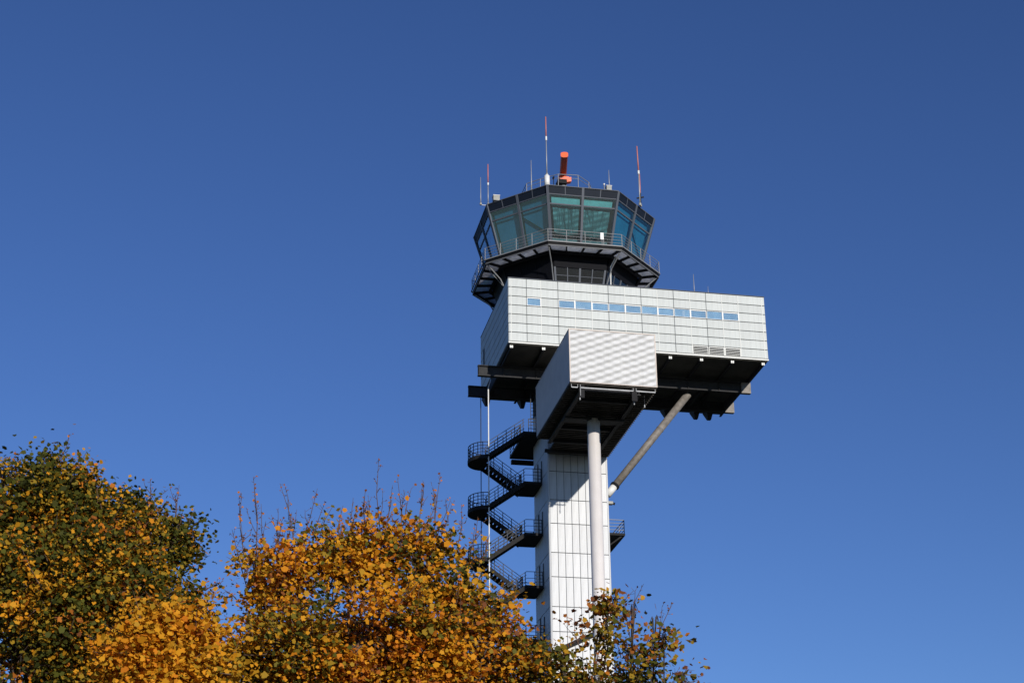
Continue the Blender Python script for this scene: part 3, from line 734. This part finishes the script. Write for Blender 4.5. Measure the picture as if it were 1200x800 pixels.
# surface movement radar: slotted beam seen nearly end-on
rad = MB().tube([(0, 0, -1.9), (0, 0, -.55)], [.32, .26], 16).build('radar', MT['rail'], None, at(5.93, 5.85, 18.0), True)
tag(rad, 'orange bar radar antenna turning above the guard rail in the middle of the roof', 'radar')
MB().box(-.42, -.35, -.58, .42, .35, -.22).hexa([(.1, -.32, -.75), (.62, -.32, -.62), (.62, .1, -.62), (.1, .1, -.75)], [(.1, -.32, -.35), (.62, -.32, -.22), (.62, .1, -.22), (.1, .1, -.35)]).build('gearbox', MT['orange'], rad)
MB().box(-.55, -.5, -.95, .2, .4, -.585).build('motor_housing', MT['dark'], rad)
bd = Vector((-.19, -.982, 0)); bs = Vector((.982, -.19, 0))
def barprism(a, b, k):
    prof = [(-.30, -.10), (-.22, -.18), (-.08, -.21), (.08, -.21), (.22, -.18), (.30, -.10), (.30, .18), (.22, .25), (.08, .28), (-.08, .28), (-.22, .25), (-.30, .18)]
    n = len(prof); q = MB(); A, B = bd * a, bd * b
    return q.add([A + bs * x * k + Vector((0, 0, .03 + (z - .03) * k)) for x, z in prof] + [B + bs * x * k + Vector((0, 0, .03 + (z - .03) * k)) for x, z in prof],
                 [tuple(range(n)), tuple(reversed(range(n, 2 * n)))] + [(i, n + i, n + (i + 1) % n, (i + 1) % n) for i in range(n)])
barprism(-3.36, 3.36, .92).build('beam', MT['darkred'], rad)
barprism(3.362, 3.46, 1.0).build('end_cap', MT['orange'], rad)
barprism(-3.46, -3.362, 1.0).build('end_cap', MT['orange'], rad)

# ------------------------------------------------------------------ trees
def ray_at(px, py, dist):
    """Point seen at photograph pixel (px, py), `dist` metres away along the ground."""
    v = FWD + RGT * ((px - 600) / F_PX) + UPV * ((400 - py) / F_PX)
    return CAM + v * (dist / math.hypot(v.x, v.y))

LEAF = np.array([(0, 0), (.44, .10), (.36, .38), (.46, .62), (0, 1.0), (-.46, .62), (-.36, .38), (-.44, .10)])
LEAF[:, 1] -= .42

def leaf_mesh(name, pos, size, tone, updir, material):
    n = len(pos); k = len(LEAF)
    nrm = rng.normal(size=(n, 3)) * .55 + updir; nrm /= np.linalg.norm(nrm, axis=1)[:, None]
    t = rng.normal(size=(n, 3)); t[:, 2] -= .5
    t -= nrm * (t * nrm).sum(1)[:, None]; t /= np.linalg.norm(t, axis=1)[:, None]
    b = np.cross(nrm, t)
    lx, ly = LEAF[:, 0], LEAF[:, 1]
    curl = (np.abs(lx) ** 1.3) * rng.uniform(-.35, .95, (n, 1))
    co = pos[:, None, :] + size[:, None, None] * (b[:, None, :] * lx[None, :, None] + t[:, None, :] * ly[None, :, None] + nrm[:, None, :] * curl[:, :, None])
    me = bpy.data.meshes.new(name)
    me.vertices.add(n * k); me.vertices.foreach_set('co', co.reshape(-1).astype(np.float32))
    me.loops.add(n * k); me.loops.foreach_set('vertex_index', np.arange(n * k, dtype=np.int32))
    me.polygons.add(n); me.polygons.foreach_set('loop_start', np.arange(0, n * k, k, dtype=np.int32))
    me.polygons.foreach_set('loop_total', np.full(n, k, dtype=np.int32))
    a = me.attributes.new('tone', 'FLOAT', 'FACE'); a.data.foreach_set('value', np.clip(tone, 0, 1).astype(np.float32))
    me.materials.append(material); me.update(calc_edges=True)
    return me

def make_tree(label, trunk_px, dist, blobs, lower, dens, tones, size=(.045, .09), shoots=(), group='autumn trees in front of the tower', trunk_r=.2, tone_fn=None, twigs=.5, gap=-1.0, lr=1.0, spray=.3):
    foot = ray_at(trunk_px, 790, dist); foot.z = 0
    root = bpy.data.objects.new('maple_tree', None); COL.objects.link(root); root.location = foot
    tag(root, label, 'tree', group)
    ft = np.array(foot)
    P_, S_, T_ = [], [], []
    tw = MB(); limbs = MB()
    fork = Vector((0, 0, 3.4))
    spheres = []
    for (px, py, r, dd) in blobs:
        c = ray_at(px, py, dist + dd); R = r * (c - CAM).length / F_PX
        spheres.append((np.array(c - foot), R, 1.0))
    for (dx, dy, zz, R) in lower: spheres.append((np.array((dx, dy, zz)), R, .45))
    for c, R, df in spheres:
        ncl = max(4, int(185 * R * R * dens * df))
        u = rng.normal(size=(ncl, 3)); u /= np.linalg.norm(u, axis=1)[:, None]
        rad = R * rng.uniform(.25, 1.0, ncl) ** .55
        cc = c + u * rad[:, None] * np.array((1, 1, .92))
        far = rng.random(ncl) < .10; cc[far] = c + (cc[far] - c) * rng.uniform(1.0, 1.12, (far.sum(), 1))
        for q, uu in zip(cc, u):
            w_ = q + ft * .37
            if math.sin(2.3 * w_[0] + 1.1 * w_[2]) + math.sin(1.9 * w_[1] - 2.7 * w_[2] + .8) + math.sin(2.1 * w_[2] + 2.6 * w_[0] + 2) < gap: continue
            m = rng.integers(28, 58); spr = rng.uniform(.12, .26)
            pts = q + rng.normal(size=(m, 3)) * spr * np.array((1, 1, .75))
            P_.append(pts); S_.append(np.clip(rng.lognormal(math.log((size[0] + size[1]) / 2), .28, m), size[0] * .6, size[1] * 1.35))
            base = rng.choice(len(tones), p=[w for _, _, w in tones]); mu, sd, _ = tones[base]
            if tone_fn is not None: mu = tone_fn(q + ft, mu)
            T_.append(rng.normal(mu, sd, m) + rng.normal(0, .03))
            if rng.random() < spray and uu[2] > -.15 and np.linalg.norm(q - c) > .72 * R:
                dr = Vector(uu) * .7 + Vector(rng.normal(0, .35, 3)) + Vector((0, 0, .55)); dr.normalize(); ln = rng.uniform(.22, .62)
                e = Vector(q) + dr * ln; md = Vector(q).lerp(e, .5) + Vector(rng.normal(0, .03, 3))
                tw.tube([Vector(q), md, e], [.008, .006, .003], 4, cap=False)
                ns = rng.integers(5, 12); ts = rng.uniform(.15, 1.02, ns)[:, None]
                P_.append(np.array(q) * (1 - ts) + np.array(e) * ts + rng.normal(0, .05, (ns, 3))); S_.append(rng.uniform(.04, .085, ns)); T_.append(rng.normal(mu + .08, sd, ns))
            if rng.random() < twigs:
                a = Vector(c + (q - c) * .25); bq = Vector(q); md = a.lerp(bq, .55) + Vector(rng.normal(0, .08, 3))
                tw.tube([a, md, bq + Vector(uu * .15)], [.016, .011, .004], 4, cap=False)
        cv = Vector(c); start = fork.lerp(Vector((c[0] * .55, c[1] * .55, max(3.4, c[2] * .6))), random.uniform(.2, .95))
        m1 = start.lerp(cv, .5) + Vector((random.uniform(-.3, .3), random.uniform(-.3, .3), .3))
        limbs.tube([fork if random.random() < .25 else start, m1, cv, cv + (cv - m1).normalized() * R * .6], [.05 * lr, .032 * lr, (.016 if R < .5 else .02) * lr, .005], 7)
        for _ in range(4):
            e = cv + Vector(rng.normal(0, 1, 3)).normalized() * R * .75
            limbs.tube([m1.lerp(cv, random.uniform(.3, 1)), cv.lerp(e, .5) + Vector((0, 0, .1)), e], [.018 * lr, .012 * lr, .005], 5, cap=False)
    for (bx, by, tx, ty, dd) in shoots:
        a = ray_at(bx, by, dist + dd) - foot; b = ray_at(tx, ty, dist + dd + random.uniform(-.3, .3)) - foot
        mid = a.lerp(b, .5) + Vector((random.uniform(-.06, .06), random.uniform(-.06, .06), 0))
        tw.tube([a, mid, b], [.010, .007, .003], 5, cap=False)
        def along(u): return a.lerp(mid, u * 2) if u < .5 else mid.lerp(b, u * 2 - 1)
        stems = [(along, (b - a).length)]
        for _ in range(random.randint(1, 3)):
            u0 = random.uniform(.1, .6); s0 = along(u0); s1 = s0 + (b - a) * random.uniform(.22, .5) + Vector(rng.normal(0, .10, 3))
            tw.tube([s0, s0.lerp(s1, .5) + Vector(rng.normal(0, .02, 3)), s1], [.007, .005, .002], 4, cap=False)
            stems.append((lambda u, s0=s0, s1=s1: s0.lerp(s1, u), (s1 - s0).length))
        for fn, L in stems:
            for k in range(int(L * 16)):
                p = fn(random.random()); side = p + Vector(rng.normal(0, .035, 3)) + Vector((0, 0, .03))
                tw.tube([p, side], [.004, .002], 4, cap=False)
                P_.append(np.array(side)[None]); S_.append(rng.uniform(.022, .05, 1)); T_.append(rng.normal(.95, .05, 1))
    pos = np.concatenate(P_); sz = np.concatenate(S_); tn = np.concatenate(T_)
    link('crown', leaf_mesh('crown', pos, sz, tn, np.array((.08, -.38, .62)), MT['leaf']), root)
    t_ = MB().tube([(0, 0, -.2), (0, 0, .4), (.04, .03, 1.8), fork, (fork.x + .02, fork.y, 4.8), (.0, .03, 6.6)], [trunk_r * 1.5, trunk_r * 1.05, trunk_r * .9, trunk_r * .8, trunk_r * .5, trunk_r * .12], 12)
    tr = t_.build('trunk', MT['bark'], root, smooth=True)
    o = limbs.build('limbs', MT['bark'], tr, smooth=True); o['kind'] = 'stuff'
    o = tw.build('twigs', MT['twig'], tr); o['kind'] = 'stuff'
    return root, len(pos)

LOW = [(-1.6, .3, 5.6, 1.6), (1.5, -.4, 5.8, 1.6), (0, 1.2, 6.6, 1.7), (.2, -1.5, 6.2, 1.5), (0, 0, 4.9, 1.3)]
def patchy(depth, sx, sz, ph):
    # whole boughs that are still greener than the rest
    def fn(p, mu):
        a = math.sin(sx * p[0] + .7 * p[1] + ph) + math.sin(sz * p[2] - 1.3 * p[0] + 1.7 * ph) + .6 * math.sin(2.9 * p[1] + 1.9 * p[2])
        return mu - depth * min(1.0, max(0.0, a))
    return fn
t1, n1 = make_tree('large dark green maple turning yellow, tallest tree, leftmost', 70, 30,
    [(62, 596, 55, 0), (14, 640, 74, .4), (112, 632, 56, -.2), (155, 642, 48, 0), (195, 655, 33, .2), (60, 700, 96, -.8), (140, 715, 80, -.5), (205, 712, 34, .3), (88, 572, 24, .2), (62, 543, 15, 0),
     (4, 556, 14, .3), (-45, 660, 80, .3), (15, 780, 100, -.6), (110, 800, 95, .6), (216, 656, 20, .3), (146, 588, 17, .2), (172, 598, 14, .2), (206, 625, 20, .2), (218, 697, 20, .3), (34, 560, 13, 0), (62, 640, 80, 1.5), (120, 690, 78, 1.6)],
    LOW, .80, [(.20, .06, .26), (.35, .06, .27), (.52, .07, .20), (.72, .08, .20), (.92, .05, .07)], trunk_r=.24, gap=-1.1,
    shoots=[(65, 545, 82, 508, 0), (60, 545, 50, 528, 0), (170, 600, 176, 562, .2), (205, 620, 210, 568, .2), (200, 625, 206, 580, .2), (20, 560, 18, 528, 0), (240, 690, 262, 680, .2)])
t2, n2 = make_tree('small bright yellow maple in front of the dark green one', 195, 26.5,
    [(185, 770, 52, 0), (235, 775, 36, .1), (150, 800, 46, .2), (205, 735, 30, .1), (170, 735, 22, 0), (245, 745, 18, .1), (255, 795, 26, 0), (190, 830, 70, .2)],
    [(-.6, .2, 5.0, .9), (.6, -.1, 5.4, .9), (0, 0, 4.4, .8)], .85, [(.72, .06, .62), (.64, .05, .22), (.80, .05, .16)], size=(.05, .095), trunk_r=.12, tone_fn=patchy(.14, 2.1, 2.4, 2.0))
sh = []
for (bx, by, tx, ty) in [(300, 655, 297, 560), (286, 650, 283, 577), (327, 650, 318, 603), (345, 640, 328, 566), (352, 640, 372, 572), (366, 635, 380, 590), (398, 640, 402, 592), (430, 625, 428, 575), (446, 625, 444, 536), (452, 622, 460, 568), (476, 625, 482, 572),
                         (490, 630, 497, 566), (508, 630, 516, 556), (516, 632, 530, 590), (535, 645, 541, 590), (486, 640, 512, 590), (548, 655, 560, 605), (312, 660, 306, 590), (410, 635, 414, 583), (290, 690, 272, 620), (560, 665, 574, 625), (276, 700, 262, 690), (470, 640, 466, 560), (440, 640, 432, 590), (332, 650, 342, 600), (318, 655, 330, 610)]:
    sh.append((bx, by, tx, ty, random.uniform(-.5, .5)))
t3, n3 = make_tree('wide orange and gold maple with bare upright shoots along its top', 430, 28,
    [(308, 694, 30, 0), (298, 755, 38, .2), (335, 680, 44, -.2), (385, 672, 50, 0), (440, 655, 44, .2), (492, 660, 44, 0), (530, 688, 36, -.2), (562, 720, 34, .1), (592, 760, 32, .2), (345, 760, 66, -.4), (430, 740, 74, -.6), (510, 750, 70, -.2), (565, 790, 60, .2),
     (620, 790, 26, 0), (390, 800, 80, .3), (300, 810, 50, .2), (462, 630, 18, .1), (515, 640, 18, 0), (350, 645, 18, .1), (405, 640, 18, 0), (298, 655, 13, .1), (586, 712, 11, .1), (548, 657, 10, .1), (480, 800, 80, .2), (634, 772, 10, 0)],
    LOW, .54, [(.40, .07, .15), (.62, .06, .22), (.74, .06, .36), (.87, .05, .21), (.97, .03, .06)], shoots=sh, trunk_r=.18, twigs=.6, gap=-1.2, tone_fn=patchy(.17, 1.5, 1.9, .6))
sh4 = [(700, 745, 742, 692, 0), (740, 730, 752, 688, 0), (770, 770, 776, 710, .1), (760, 760, 790, 745, 0), (790, 790, 822, 792, 0), (680, 760, 664, 735, 0)]
t4, n4 = make_tree('sparse olive and brown maple with open branches before the foot of the white shaft', 705, 27,
    [(700, 742, 20, 0), (742, 714, 11, 0), (718, 722, 13, .1), (690, 788, 33, .1), (735, 764, 25, -.1), (768, 770, 17, .1), (740, 800, 40, .2), (660, 795, 24, .1), (768, 728, 10, 0), (798, 796, 12, 0), (714, 704, 8, 0), (778, 748, 6, .1), (690, 830, 60, .2), (655, 770, 9, 0)],
    [(-.7, .2, 5.4, 1.0), (.7, -.2, 5.6, 1.0), (0, .3, 4.6, .9)], .17, [(.36, .06, .16), (.50, .06, .40), (.63, .05, .26), (.97, .04, .18)], size=(.05, .09), shoots=sh4, trunk_r=.11, twigs=.9, lr=.5)
print('leaves', n1, n2, n3, n4)
